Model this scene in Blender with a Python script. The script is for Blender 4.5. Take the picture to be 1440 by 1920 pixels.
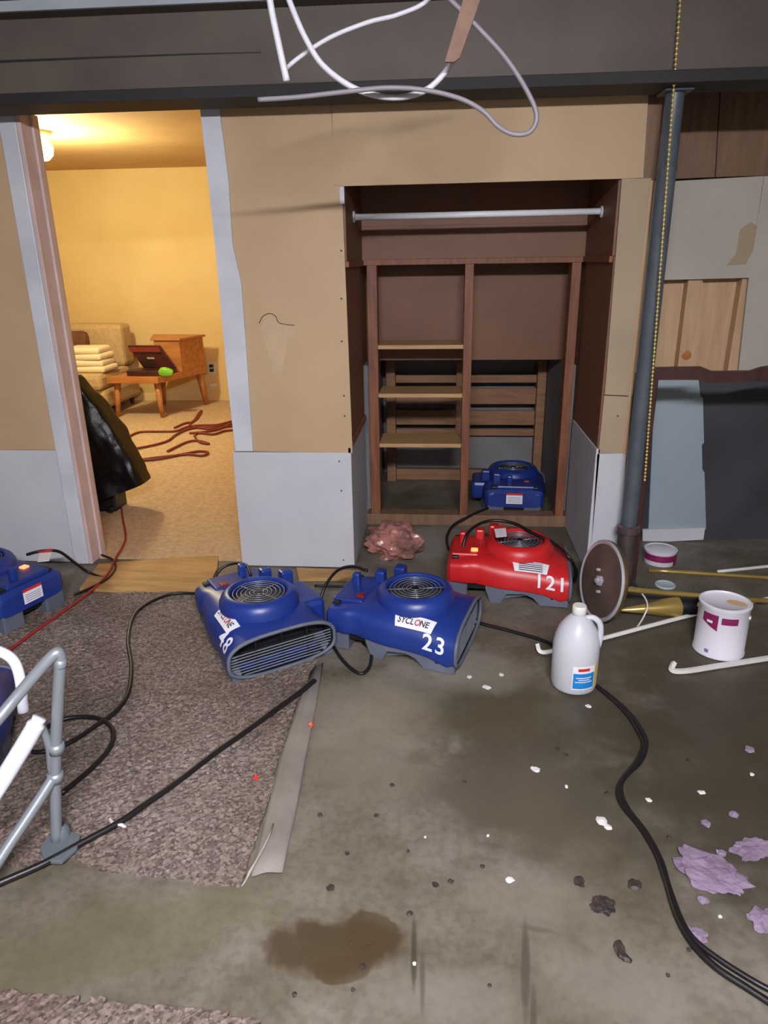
import bpy, bmesh, math, random
from mathutils import Vector, Matrix, noise
random.seed(7)
S = bpy.context.scene
for o in list(bpy.data.objects): bpy.data.objects.remove(o)
COL = S.collection

# ------------------------------------------------------------------ camera
F, CH = 1331.0, 1.40                      # focal length in pixels of the 1440x1920 frame, eye height
def nv(*a): return Vector(a).normalized()
AY = nv(112/F, (960-487)/F, -1)           # wall normal seen by the camera
AD = nv(58/F, -3690/F, -1)                # plumb line seen by the camera
AZ = -(AD - AY*AD.dot(AY)).normalized()
AX = AY.cross(AZ)
RW = Matrix((AX, AY, AZ))                 # camera -> world
cd = bpy.data.cameras.new('camera'); cam = bpy.data.objects.new('camera', cd); COL.objects.link(cam)
cam.matrix_world = Matrix.Translation((0, 0, CH)) @ RW.to_4x4()
cd.sensor_fit = 'HORIZONTAL'; cd.sensor_width = 36; cd.lens = 36*F/1440; cd.clip_start = .02
S.camera = cam
def ray(px, py): return RW @ Vector(((px-720)/F, (960-py)/F, -1))
def fl(px, py, z=0.0):                    # point of the level z
    r = ray(px, py); t = (z-CH)/r.z; return Vector((r.x*t, r.y*t, z))
def wl(px, py, Y):                        # point of the upright plane y = Y
    r = ray(px, py); t = Y/r.y; return Vector((r.x*t, Y, CH+r.z*t))

# ------------------------------------------------------------------ world, lights, exposure
w = bpy.data.worlds.new('world'); S.world = w; w.use_nodes = True
w.node_tree.nodes['Background'].inputs[0].default_value = (0, 0, 0, 1)   # closed basement: no sky
w.node_tree.nodes['Background'].inputs[1].default_value = 0
S.view_settings.view_transform = 'Standard'; S.view_settings.look = 'None'
S.view_settings.exposure = 0.0; S.view_settings.gamma = 1; S.view_settings.use_curve_mapping = False
def lamp(name, loc, energy, color, r):
    d = bpy.data.lights.new(name, 'POINT'); d.energy = energy; d.color = color; d.shadow_soft_size = r
    o = bpy.data.objects.new(name, d); COL.objects.link(o); o.location = loc; return o
LMAIN = Vector((.10, -.60, 2.285)); LWARM = Vector((-2.84, 5.35, 2.13))
TUBE_EMIT = 590                           # ceiling strip light behind the viewer (it throws the header's and the rod's shadow into the closet), built below
lamp('warm_bulb_light', LWARM, 122, (1, .93, .57), .10)

# ------------------------------------------------------------------ materials
def lin(c):
    f = lambda v: (v/255/12.92 if v/255 <= .04045 else ((v/255+.055)/1.055)**2.4)
    return (f(c[0]), f(c[1]), f(c[2]), 1)
MATS = {}
def mat(name, c, rough=.6, metal=0, c2=None, scale=6, detail=4, bump=0, bscale=60, stretch=None, spec=.5, alpha=1, trans=0, emit=0, ecol=None, sub=0, contrast=(.35, .65)):
    if name in MATS: return MATS[name]
    m = bpy.data.materials.new(name); m.use_nodes = True; N = m.node_tree.nodes; L = m.node_tree.links
    b = N['Principled BSDF']; b.inputs['Base Color'].default_value = lin(c)
    b.inputs['Roughness'].default_value = rough; b.inputs['Metallic'].default_value = metal
    b.inputs['Specular IOR Level'].default_value = spec; b.inputs['Alpha'].default_value = alpha
    b.inputs['Transmission Weight'].default_value = trans
    if sub: b.inputs['Subsurface Weight'].default_value = sub; b.inputs['Subsurface Radius'].default_value = (.02, .02, .02)
    if emit: b.inputs['Emission Color'].default_value = lin(ecol or c); b.inputs['Emission Strength'].default_value = emit
    tc = N.new('ShaderNodeTexCoord'); mp = N.new('ShaderNodeMapping'); L.new(tc.outputs['Object'], mp.inputs[0])
    if stretch: mp.inputs['Scale'].default_value = stretch
    if c2:
        n = N.new('ShaderNodeTexNoise'); n.inputs['Scale'].default_value = scale; n.inputs['Detail'].default_value = detail
        L.new(mp.outputs[0], n.inputs['Vector'])
        r = N.new('ShaderNodeValToRGB'); r.color_ramp.elements[0].position = contrast[0]; r.color_ramp.elements[1].position = contrast[1]
        r.color_ramp.elements[0].color = lin(c); r.color_ramp.elements[1].color = lin(c2)
        L.new(n.outputs['Fac'], r.inputs[0]); L.new(r.outputs[0], b.inputs['Base Color'])
    if bump:
        n2 = N.new('ShaderNodeTexNoise'); n2.inputs['Scale'].default_value = bscale; n2.inputs['Detail'].default_value = 3
        L.new(mp.outputs[0], n2.inputs['Vector'])
        bp = N.new('ShaderNodeBump'); bp.inputs['Strength'].default_value = bump; bp.inputs['Distance'].default_value = .01
        L.new(n2.outputs['Fac'], bp.inputs['Height']); L.new(bp.outputs[0], b.inputs['Normal'])
    MATS[name] = m; return m

hardboard = mat('hardboard', (180, 151, 115), .62, c2=(192, 163, 127), scale=1.6, bump=.04)
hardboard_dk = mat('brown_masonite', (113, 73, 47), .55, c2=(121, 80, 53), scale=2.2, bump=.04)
hardboard_lt = mat('hardboard_light', (160, 142, 116), .65, c2=(170, 150, 122), scale=3)
drywall = mat('drywall', (196, 196, 200), .8, c2=(188, 188, 194), scale=3, bump=.03)
drywall_warm = mat('drywall_warm', (188, 181, 170), .8, c2=(180, 173, 160), scale=4)
trim_white = mat('trim_white', (204, 205, 211), .45, c2=(190, 192, 200), scale=5)
jamb_pink = mat('jamb_pink', (206, 184, 180), .5, c2=(192, 170, 166), scale=7)
wood_red = mat('wood_red', (138, 84, 54), .55, c2=(108, 62, 40), scale=5, stretch=(9, 9, 1), bump=.06)
wood_shelf = mat('wood_shelf', (196, 158, 108), .55, c2=(176, 136, 92), scale=6, stretch=(1, 9, 9))
wood_pale = mat('wood_pale', (204, 170, 134), .6, c2=(190, 154, 116), scale=4, stretch=(8, 8, 1))
wood_brown = mat('wood_brown', (132, 100, 76), .6, c2=(116, 86, 64), scale=4, stretch=(8, 8, 1))
wood_frame = mat('wood_frame', (70, 38, 33), .4, c2=(54, 29, 27), scale=5, stretch=(6, 6, 1))
wood_orange = mat('wood_orange', (190, 124, 68), .4, c2=(166, 102, 52), scale=5, stretch=(1, 6, 6))
ply = mat('plywood', (186, 146, 92), .7, c2=(160, 120, 72), scale=5, stretch=(1, 5, 5))
steel_dark = mat('steel_dark', (96, 86, 77), .6, c2=(82, 73, 66), scale=3)
steel_black = mat('steel_black', (30, 28, 29), .7, c2=(38, 35, 36), scale=3)
grey_paint = mat('grey_paint', (168, 176, 184), .5, c2=(156, 164, 172), scale=3)
ceil_dark = mat('ceiling_dark', (84, 80, 78), .8, c2=(66, 62, 60), scale=2)
pole_grey = mat('pole_grey', (96, 104, 112), .4, metal=.2, c2=(82, 90, 98), scale=8)
pole_rust = mat('pole_rust', (78, 64, 60), .55, c2=(52, 48, 50), scale=12)
wall_grey = mat('wall_grey', (150, 146, 140), .85, c2=(130, 126, 122), scale=2)
wall_yellow = mat('wall_yellow', (224, 196, 140), .8, c2=(218, 188, 130), scale=2)
ceil_warm = mat('ceiling_warm', (196, 160, 110), .8, c2=(188, 150, 100), scale=2)
carpet_room = mat('carpet_room', (196, 170, 138), .95, c2=(178, 150, 120), scale=40, bump=.3, bscale=200)
blue = mat('blue_plastic', (30, 54, 132), .38, c2=(26, 48, 120), scale=5, spec=.5)
red = mat('red_plastic', (200, 34, 36), .4, c2=(184, 28, 32), scale=5)
grey_pl = mat('grey_plastic', (98, 104, 118), .55, c2=(86, 92, 106), scale=9)
black_pl = mat('black_plastic', (22, 22, 26), .45)
guard_met = mat('guard_metal', (150, 152, 160), .35, metal=.6)
white_lab = mat('white_label', (232, 230, 236), .5)
white_num = mat('white_paint_digits', (226, 230, 240), .6)
ink = mat('black_ink', (24, 22, 26), .6)
ink_grey = mat('grey_ink', (120, 124, 160), .6)
red_ink = mat('red_ink', (204, 44, 40), .6)
glow = mat('switch_glow', (255, 90, 40), .4, emit=4, ecol=(255, 110, 60))
switch_dk = mat('switch_dark', (120, 24, 28), .4)
cable_bk = mat('cable_black', (24, 20, 22), .42)
cable_rd = mat('cable_red', (150, 34, 34), .5)
cable_rd2 = mat('cable_maroon', (120, 40, 30), .5)
cable_wh = mat('cable_white', (206, 204, 212), .45)
cable_gy = mat('cable_grey', (128, 122, 128), .5)
brass = mat('brass', (206, 176, 104), .28, metal=.6, c2=(176, 148, 84), scale=9)
brass_old = mat('brass_aged', (160, 138, 94), .4, metal=.8, c2=(124, 106, 72), scale=12)
chrome = mat('chrome_rim', (196, 194, 202), .35, metal=.4)
plate_brown = mat('plate_brown', (98, 80, 70), .55, c2=(80, 66, 60), scale=10)
white_enamel = mat('white_enamel', (222, 220, 214), .35)
white_can = mat('white_can', (226, 222, 232), .4)
purple_lab = mat('purple_label', (128, 30, 84), .45)
paint_drip = mat('tan_paint', (214, 176, 130), .4)
jug_pl = mat('jug_plastic', (230, 230, 237), .35, sub=.15, alpha=.70, c2=(216, 218, 227), scale=4)
jug_liq = mat('jug_liquid', (186, 178, 178), .3, c2=(176, 170, 170), scale=3)
blue_lab = mat('blue_label', (30, 128, 200), .45)
bag_black = mat('bag_black', (14, 13, 16), .34, spec=.3, bump=.3, bscale=30)
tube_grey = mat('tube_grey', (140, 146, 152), .4, metal=.35)
tube_white = mat('tube_white', (222, 226, 236), .4)
foot_grey = mat('foot_grey', (92, 100, 106), .5)
fabric = mat('sofa_fabric', (196, 168, 124), .9, c2=(184, 154, 112), scale=30)
fabric_br = mat('cushion_brown', (112, 70, 44), .85, c2=(92, 56, 38), scale=12)
towel = mat('towel', (238, 222, 190), .95)
case_dk = mat('case_dark', (42, 26, 26), .4, c2=(84, 34, 30), scale=6)
green = mat('green_plastic', (120, 186, 40), .5)
strip_grey = mat('pad_strip', (138, 130, 122), .7, c2=(122, 114, 106), scale=8)
strip_lt = mat('pad_curl', (170, 160, 156), .7)
pale_door = mat('pale_door', (156, 170, 178), .5, c2=(146, 160, 170), scale=2)
dark_board = mat('dark_board', (50, 50, 54), .6, c2=(64, 64, 68), scale=3)
bag_pink = mat('pink_bag', (172, 116, 106), .25, c2=(124, 88, 78), scale=9, bump=.6, bscale=20, contrast=(.4, .6))
foam = mat('purple_foam', (146, 128, 150), .9, c2=(120, 102, 122), scale=18, bump=.5, bscale=60)
leaf = mat('dark_leaf', (44, 36, 34), .6, c2=(64, 52, 48), scale=60)
bit_white = mat('white_bit', (222, 214, 212), .6)
brick_orange = mat('orange_bit', (190, 90, 60), .6)
stair_wood = mat('stair_wood', (152, 112, 80), .65, c2=(130, 94, 68), scale=5, stretch=(1, 9, 9))
alcove_grey = mat('alcove_grey', (136, 134, 134), .85, c2=(120, 118, 118), scale=3)
bulb_w = mat('warm_bulb_glass', (255, 226, 150), .4, emit=14, ecol=(255, 214, 130))

def carpet_mat():
    m = bpy.data.materials.new('berber_carpet'); m.use_nodes = True; N = m.node_tree.nodes; L = m.node_tree.links
    b = N['Principled BSDF']; b.inputs['Roughness'].default_value = .95; b.inputs['Specular IOR Level'].default_value = .1
    tc = N.new('ShaderNodeTexCoord'); v = N.new('ShaderNodeTexVoronoi'); v.inputs['Scale'].default_value = 150
    L.new(tc.outputs['Object'], v.inputs['Vector'])
    n = N.new('ShaderNodeTexNoise'); n.inputs['Scale'].default_value = 2.2; L.new(tc.outputs['Object'], n.inputs['Vector'])
    r = N.new('ShaderNodeValToRGB'); e = r.color_ramp.elements
    e[0].position = .0; e[0].color = lin((86, 76, 71)); e[1].position = 1; e[1].color = lin((148, 133, 126))
    bw = N.new('ShaderNodeSeparateColor'); L.new(v.outputs['Color'], bw.inputs[0]); L.new(bw.outputs[0], r.inputs[0])
    mx = N.new('ShaderNodeMix'); mx.data_type = 'RGBA'; mx.blend_type = 'MULTIPLY'; mx.inputs[0].default_value = .6
    r2 = N.new('ShaderNodeValToRGB'); r2.color_ramp.elements[0].position = .35; r2.color_ramp.elements[1].position = .65
    r2.color_ramp.elements[0].color = lin((190, 176, 160)); r2.color_ramp.elements[1].color = (1, 1, 1, 1)
    L.new(n.outputs['Fac'], r2.inputs[0]); L.new(r.outputs[0], mx.inputs[6]); L.new(r2.outputs[0], mx.inputs[7])
    L.new(mx.outputs[2], b.inputs['Base Color'])
    return m
berber = carpet_mat()

def floor_mat():
    m = bpy.data.materials.new('stained_concrete'); m.use_nodes = True; N = m.node_tree.nodes; L = m.node_tree.links
    b = N['Principled BSDF']
    tc = N.new('ShaderNodeTexCoord')
    def nz(scale, detail=5, dist=0):
        n = N.new('ShaderNodeTexNoise'); n.inputs['Scale'].default_value = scale; n.inputs['Detail'].default_value = detail
        n.inputs['Distortion'].default_value = dist; L.new(tc.outputs['Object'], n.inputs['Vector']); return n.outputs['Fac']
    def math_(op, a, bb):
        x = N.new('ShaderNodeMath'); x.operation = op
        for i, q in enumerate((a, bb)):
            if hasattr(q, 'is_linked') or not isinstance(q, (int, float)): L.new(q, x.inputs[i])
            else: x.inputs[i].default_value = q
        return x.outputs[0]
    def ramp(v, a, c, p, q):
        r = N.new('ShaderNodeValToRGB'); r.color_ramp.elements[0].position = p; r.color_ramp.elements[1].position = q
        r.color_ramp.elements[0].color = a; r.color_ramp.elements[1].color = c; L.new(v, r.inputs[0]); return r.outputs[0]
    def mix(f, a, c, mode='MIX'):
        x = N.new('ShaderNodeMix'); x.data_type = 'RGBA'; x.blend_type = mode
        if isinstance(f, (int, float)): x.inputs[0].default_value = f
        else: L.new(f, x.inputs[0])
        L.new(a, x.inputs[6])
        if isinstance(c, tuple): x.inputs[7].default_value = c
        else: L.new(c, x.inputs[7])
        return x.outputs[2]
    col = ramp(nz(2.1, 6, .4), lin((112, 105, 86)), lin((146, 139, 126)), .36, .64)
    col = mix(.5, col, ramp(nz(9, 6), lin((190, 184, 172)), (1, 1, 1, 1), .35, .6), 'MULTIPLY')
    col = mix(.25, col, ramp(nz(45, 3), lin((150, 146, 138)), (1, 1, 1, 1), .4, .55), 'MULTIPLY')
    edge = nz(7, 6, .3); edge2 = nz(22, 4)
    wet = None
    # stain: pixel centre, pixel half sizes, colour, strength, softness
    st = [((620, 1772), (118, 52), (76, 62, 42), .88, .2, .5), ((690, 1750), (52, 42), (78, 64, 43), .8, .1, .5), ((640, 1815), (50, 26), (80, 66, 45), .8, .1, .5),
          ((1010, 1345), (230, 75), (88, 80, 60), .8, .35, .6), ((1000, 1480), (210, 95), (92, 84, 70), .8, .35, .6), ((1150, 1540), (200, 100), (100, 92, 76), .7, .5, .6),
          ((1340, 1380), (220, 190), (72, 65, 50), .85, .6, .6), ((1420, 1560), (150, 120), (74, 67, 54), .8, .6, .6), ((1280, 1190), (260, 90), (86, 78, 62), .7, .5, .7),  # broad soft dark blobs: damp concrete, with some shade put into the colour
          ((700, 1330), (110, 70), (152, 144, 124), .6, .5, .9), ((690, 1440), (120, 60), (142, 134, 118), .5, .5, .9), ((860, 1255), (120, 35), (158, 152, 136), .6, .5, .9),
          ((1010, 1700), (120, 60), (140, 132, 116), .5, .6, .9), ((1180, 1850), (130, 70), (146, 140, 126), .5, .6, .9), ((200, 1760), (330, 70), (112, 105, 78), .6, .6, .9),
          ((840, 1870), (130, 60), (142, 136, 124), .5, .5, .9), ((800, 1020), (45, 30), (176, 172, 162), .5, .5, .8),
          ((776, 1800), (5, 62), (70, 60, 46), .8, .5, .7), ((792, 1840), (5, 60), (80, 72, 60), .6, .5, .7), ((985, 1820), (7, 90), (84, 76, 64), .8, .5, .7), ((1000, 1920), (6, 60), (84, 76, 64), .8, .5, .7), ((1006, 1742), (30, 5), (96, 88, 76), .6, .6, .7),
          ((790, 1420), (26, 14), (104, 98, 80), .6, .5, .6)]
    rough = math_('MULTIPLY', nz(3, 4), .55); rough = math_('ADD', rough, .22)
    for (c, rd, cc, s, soft, wt) in st:
        p = fl(*c); px = fl(c[0]+rd[0], c[1]); py = fl(c[0], c[1]-rd[1]); py2 = fl(c[0], c[1]+rd[1])
        rx = (px-p).length; ry = (py-py2).length/2
        ang = math.atan2((py-py2).x, (py-py2).y)
        mp = N.new('ShaderNodeMapping'); mp.vector_type = 'TEXTURE'
        mp.inputs['Location'].default_value = (p.x, p.y, 0); mp.inputs['Rotation'].default_value = (0, 0, -ang); mp.inputs['Scale'].default_value = (rx, ry, 1)
        L.new(tc.outputs['Object'], mp.inputs[0])
        ln = N.new('ShaderNodeVectorMath'); ln.operation = 'LENGTH'; L.new(mp.outputs[0], ln.inputs[0])
        d = ln.outputs['Value']
        d = math_('ADD', d, math_('MULTIPLY', math_('SUBTRACT', edge, .5), 1.5)); d = math_('ADD', d, math_('MULTIPLY', math_('SUBTRACT', edge2, .5), .5))
        g = N.new('ShaderNodeMapRange'); g.interpolation_type = 'SMOOTHSTEP'
        g.inputs['From Min'].default_value = 1-soft; g.inputs['From Max'].default_value = 1+soft; g.inputs['To Min'].default_value = s; g.inputs['To Max'].default_value = 0
        L.new(d, g.inputs['Value']); col = mix(g.outputs[0], col, lin(cc))
    col = mix(1.0, col, (.76, .74, .76, 1), 'MULTIPLY')
    L.new(col, b.inputs['Base Color']); L.new(rough, b.inputs['Roughness']); b.inputs['Specular IOR Level'].default_value = .35
    bp = N.new('ShaderNodeBump'); bp.inputs['Strength'].default_value = .25; bp.inputs['Distance'].default_value = .006
    L.new(nz(14, 6), bp.inputs['Height']); L.new(bp.outputs[0], b.inputs['Normal'])
    return m

# ------------------------------------------------------------------ mesh helpers
def link(name, me, m=None, parent=None, smooth=False):
    o = bpy.data.objects.new(name, me); COL.objects.link(o)
    if m: me.materials.append(m)
    if smooth:
        for p in me.polygons: p.use_smooth = True
    if parent: o.parent = parent
    return o
def obj(name, bm, m, parent=None, smooth=False):
    bmesh.ops.recalc_face_normals(bm, faces=bm.faces)
    me = bpy.data.meshes.new(name); bm.to_mesh(me); bm.free()
    return link(name, me, m, parent, smooth)
def tag(o, label=None, cat=None, group=None, kind=None):
    if label: o['label'] = label
    if cat: o['category'] = cat
    if group: o['group'] = group
    if kind: o['kind'] = kind
    return o
def empty(name, loc=(0, 0, 0), rz=0):
    o = bpy.data.objects.new(name, None); COL.objects.link(o); o.location = loc; o.rotation_euler = (0, 0, rz); o.empty_display_size = .1; return o
def bbox(bm, a, b, bev=0):
    r = bmesh.ops.create_cube(bm, size=1)
    c = [(a[i]+b[i])/2 for i in range(3)]; s = [abs(b[i]-a[i]) for i in range(3)]
    for v in r['verts']: v.co = Vector((c[0]+v.co.x*s[0], c[1]+v.co.y*s[1], c[2]+v.co.z*s[2]))
    if bev:
        es = list({e for v in r['verts'] for e in v.link_edges})
        bmesh.ops.bevel(bm, geom=es, offset=bev, segments=2, affect='EDGES', profile=.5)
    return bm
def box(name, a, b, m, parent=None, bev=0): return obj(name, bbox(bmesh.new(), a, b, bev), m, parent)
def prism(name, pts, dirv, m, parent=None, bev=0):       # planar polygon (3-D points) pushed along dirv
    bm = bmesh.new(); d = Vector(dirv)
    A = [bm.verts.new(p) for p in pts]; B = [bm.verts.new(Vector(p)+d) for p in pts]
    bm.faces.new(A); bm.faces.new(B[::-1]); n = len(pts)
    for i in range(n): bm.faces.new((A[i], B[i], B[(i+1) % n], A[(i+1) % n]))
    if bev: bmesh.ops.bevel(bm, geom=list(bm.edges), offset=bev, segments=2, affect='EDGES', profile=.5)
    return obj(name, bm, m, parent)
def wpoly(name, px, Y, th, m, parent=None):              # photographed outline on the upright plane Y, th thick away from the room
    return prism(name, [wl(x, y, Y) for x, y in px], (0, th, 0), m, parent)
def wbox(name, x0, x1, z0, z1, Y0, Y1, m, parent=None, bev=.0015): return box(name, (x0, Y0, z0), (x1, Y1, z1), m, parent, bev)
def catmull(pts, n=10):
    P = [Vector(p) for p in pts]; P = [P[0]*2-P[1]]+P+[P[-1]*2-P[-2]]; out = []
    for i in range(1, len(P)-2):
        a, b, c, d = P[i-1:i+3]
        for k in range(n):
            t = k/n
            out.append(.5*((2*b)+(c-a)*t+(2*a-5*b+4*c-d)*t*t+(3*b-a-3*c+d)*t**3))
    out.append(P[-2]); return out
def tubebm(bm, pts, r, seg=8, cap=True):
    n = len(pts); rings = []; up = Vector((.13, .21, 1)).normalized()
    for i, p in enumerate(pts):
        t = (pts[min(i+1, n-1)]-pts[max(i-1, 0)]).normalized()
        u = up-t*up.dot(t)
        if u.length < .05: u = Vector((1, .2, 0))-t*Vector((1, .2, 0)).dot(t)
        u.normalize(); v = t.cross(u); up = u
        rr = r[i] if isinstance(r, list) else r
        rings.append([bm.verts.new(p+(u*math.cos(2*math.pi*k/seg)+v*math.sin(2*math.pi*k/seg))*rr) for k in range(seg)])
    for a, b in zip(rings, rings[1:]):
        for k in range(seg): bm.faces.new((a[k], a[(k+1) % seg], b[(k+1) % seg], b[k]))
    if cap: bm.faces.new(rings[0][::-1]); bm.faces.new(rings[-1])
    return bm
def tube(name, pts, r, m, parent=None, seg=8, n=10, smooth=True):
    return obj(name, tubebm(bmesh.new(), catmull(pts, n) if n else [Vector(p) for p in pts], r, seg), m, parent, smooth)
def lathe(name, prof, m, parent=None, seg=32, M=None, smooth=True, cap=False):  # profile [(r, z)]
    bm = bmesh.new(); rings = []
    for r, z in prof:
        rings.append([bm.verts.new((max(r, 1e-4)*math.cos(2*math.pi*k/seg), max(r, 1e-4)*math.sin(2*math.pi*k/seg), z)) for k in range(seg)])
    for a, b in zip(rings, rings[1:]):
        for k in range(seg): bm.faces.new((a[k], a[(k+1) % seg], b[(k+1) % seg], b[k]))
    if cap: bm.faces.new(rings[0][::-1]); bm.faces.new(rings[-1])
    if M: bmesh.ops.transform(bm, matrix=M, verts=bm.verts)
    o = obj(name, bm, m, parent, smooth)
    if smooth:
        try: o.data.set_sharp_from_angle(angle=math.radians(40))
        except Exception: pass
    return o
def axis_m(origin, d):                                   # local z -> d
    return Matrix.Translation(origin) @ Vector((0, 0, 1)).rotation_difference(Vector(d).normalized()).to_matrix().to_4x4()
def floor_cord(name, px, r, m, label, cat='cord', group=None, n=10, lift=0):
    pts = [fl(p[0], p[1], (p[2] if len(p) > 2 else r+lift)) for p in px]
    return tag(tube(name, pts, r, m, None, 8, n), label, cat, group)
def text_mesh(s, size):                                  # flat verts and faces of a word, centred
    cu = bpy.data.curves.new('word', 'FONT'); cu.body = s; cu.size = size; cu.align_x = 'CENTER'; cu.align_y = 'CENTER'; cu.space_character = 1.18 if s.isdigit() else 1.0; cu.offset = size*.018
    o = bpy.data.objects.new('word', cu); COL.objects.link(o)
    dg = bpy.context.evaluated_depsgraph_get(); me = bpy.data.meshes.new_from_object(o.evaluated_get(dg))
    bm = bmesh.new(); bm.from_mesh(me)
    for _ in range(2):
        bmesh.ops.subdivide_edges(bm, edges=[e for e in bm.edges if e.calc_length() > size*.25], cuts=1)
        bmesh.ops.triangulate(bm, faces=bm.faces)
    V = [v.co.copy() for v in bm.verts]; bm.verts.index_update(); Fc = [[v.index for v in f.verts] for f in bm.faces]
    bm.free(); bpy.data.objects.remove(o); bpy.data.curves.remove(cu); bpy.data.meshes.remove(me)
    return V, Fc
def mapped(name, V, Fc, fn, m, parent):
    me = bpy.data.meshes.new(name); me.from_pydata([fn(v) for v in V], [], Fc); me.update(); return link(name, me, m, parent)
def grid(nu, nv_, u0, u1, v0, v1):
    V = [Vector((u0+(u1-u0)*i/nu, v0+(v1-v0)*j/nv_, 0)) for j in range(nv_+1) for i in range(nu+1)]
    Fc = [[j*(nu+1)+i, j*(nu+1)+i+1, (j+1)*(nu+1)+i+1, (j+1)*(nu+1)+i] for j in range(nv_) for i in range(nu)]
    return V, Fc
def inside(p, poly):
    c = False; n = len(poly)
    for i in range(n):
        a, b = poly[i], poly[i-1]
        if (a[1] > p[1]) != (b[1] > p[1]) and p[0] < (b[0]-a[0])*(p[1]-a[1])/(b[1]-a[1])+a[0]: c = not c
    return c

# ------------------------------------------------------------------ the setting
YW = 3.12            # face of the front wall
YF = 3.735           # closet frame
YR = 3.60            # wall beside the closet
XL, XR, YB = -3.2, 2.6, -2.6
HC = 2.285
ST = dict(kind='structure')
tag(box('floor', (XL-.1, YB-.1, -.1), (XR+.1, 4.9, 0), floor_mat()), 'stained concrete basement floor with wet patches', **ST)
tag(box('floor_next_room', (-5.2, 3.18, .0), (-.52, 7.6, .008), carpet_room), 'beige carpet of the room through the doorway', **ST)
tag(box('ceiling', (XL-.1, YB-.1, HC), (XR+.1, 3.2, HC+.1), ceil_dark), 'dark basement ceiling', **ST)
tag(box('ceiling_next_room', (-5.2, 3.1, HC), (-.4, 7.6, HC+.1), ceil_warm), 'ceiling of the warm lit room', **ST)
tag(box('wall_left', (XL-.1, YB-.1, 0), (XL, YW+.1, HC), wall_grey), 'grey basement wall', **ST)
tag(box('wall_right', (XR, YB-.1, 0), (XR+.1, YR+.1, HC), wall_grey), 'grey basement wall', **ST)
tag(box('wall_back', (XL-.1, YB-.1, 0), (XR+.1, YB, HC), wall_grey), 'grey basement wall', **ST)
tag(box('wall_far', (-5.2, 7.45, 0), (-.4, 7.55, HC), wall_yellow), 'plain yellow wall of the next room', **ST)
box('baseboard', (-5.1, 7.438, .008), (-.5, 7.451, .07), wall_yellow, bpy.data.objects['wall_far'])
tag(box('wall_next_room_left', (-5.3, 3.2, 0), (-5.2, 7.5, HC), wall_yellow), 'yellow side wall', **ST)
tag(box('wall_next_room_right', (-.52, 3.25, 0), (-.44, 7.5, HC), wall_yellow), 'yellow side wall', **ST)

# front wall: core behind the sheets, each sheet a part
bm = bmesh.new()
bbox(bm, (XL, YW+.014, 0), (-1.735, YW+.12, HC)); bbox(bm, (-.955, YW+.014, 0), (-.41-.014, YW+.12, HC)); bbox(bm, (-.43, YW+.016, 1.70), (.72, YW+.12, HC)); bbox(bm, (-1.74, YW+.03, 2.0), (-.95, YW+.12, HC))
wf = tag(obj('wall_front', bm, wood_brown), 'patched basement wall of brown hardboard over grey drywall', **ST)
ZD = .58
wbox('hardboard_panel', XL, -1.80, ZD, 1.99, YW, YW+.014, hardboard, wf)
wbox('drywall_panel', XL, -1.80, .005, ZD-.002, YW+.002, YW+.014, drywall, wf)
# panel between door and closet, with the seam below its top piece
wpoly('hardboard_panel', [(408, 196), (621, 190), (627, 347), (641, 349), (661, 850), (474, 846), (455, 640), (443, 520), (430, 400)], YW, .014, hardboard, wf)
wbox('drywall_panel', -.962, -.412, .005, ZD-.004, YW-.001, YW+.014, drywall, wf)
wpoly('hardboard_panel', [(622, 188), (1216, 172), (1206, 333), (1164, 335), (640, 349), (626, 346)], YW-.004, .016, hardboard, wf)
wpoly('hardboard_panel', [(1166, 335), (1222, 334), (1212, 520), (1186, 742), (1134, 740), (1148, 560)], YW+.0, .014, hardboard_lt, wf)
wpoly('hardboard_panel', [(1133, 742), (1184, 744), (1176, 850), (1122, 850)], YW+.0, .012, hardboard_lt, wf)
wpoly('drywall_panel', [(1120, 851), (1174, 850), (1160, 1066), (1106, 1064)], YW+.0, .014, drywall, wf)
# dents and nail heads
for i, (x, y) in enumerate([(640, 470), (640, 560), (641, 640), (645, 742), (646, 780), (640, 920), (644, 1050), (636, 865), (1170, 925), (1158, 780)]):
    p = wl(x, y, YW-.001); lathe('nail_head', [(0, .0015), (.004, .001), (.004, 0)], steel_black, wf, 8, axis_m(p, (0, -1, 0)), smooth=False)
tube('tear_edge', [wl(x, y, YW-.0005) for x, y in [(486, 606), (492, 594), (504, 588), (516, 592), (522, 604), (534, 608), (552, 610)]], .0018, wood_frame, wf, 5, 4)
prism('torn_patch', [wl(x, y, YW-.0005) for x, y in [(498, 596), (512, 592), (520, 606), (548, 612), (556, 628), (538, 634), (536, 660), (528, 694), (512, 702), (504, 668), (496, 640), (488, 616)]], (0, .001, 0), mat('torn_paper', (186, 160, 128), .7, c2=(196, 168, 134), scale=14), wf)
# door opening
dr = empty('door_1', (-1.73, YW, 0)); tag(dr, 'open doorway with white casing and pinkish jamb', **ST)
def part(o, p): o.parent = p; o.matrix_parent_inverse = Matrix.Translation(-Vector(p.location)); return o
part(wbox('casing', -1.803, -1.731, .005, 1.995, YW-.022, YW+.002, trim_white, None, .004), dr)
part(wbox('jamb', -1.731, -1.712, .005, 1.995, YW-.018, YW+.13, jamb_pink, None, .003), dr)
part(wpoly('casing', [(374, 196), (410, 196), (428, 335), (436, 460), (452, 530), (462, 660), (474, 846), (441, 846), (425, 700), (404, 470), (388, 320)], YW-.012, .02, trim_white), dr)
part(wbox('stop_moulding', -1.712, -1.700, .005, 1.99, YW+.06, YW+.10, jamb_pink, None, .002), dr)

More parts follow.
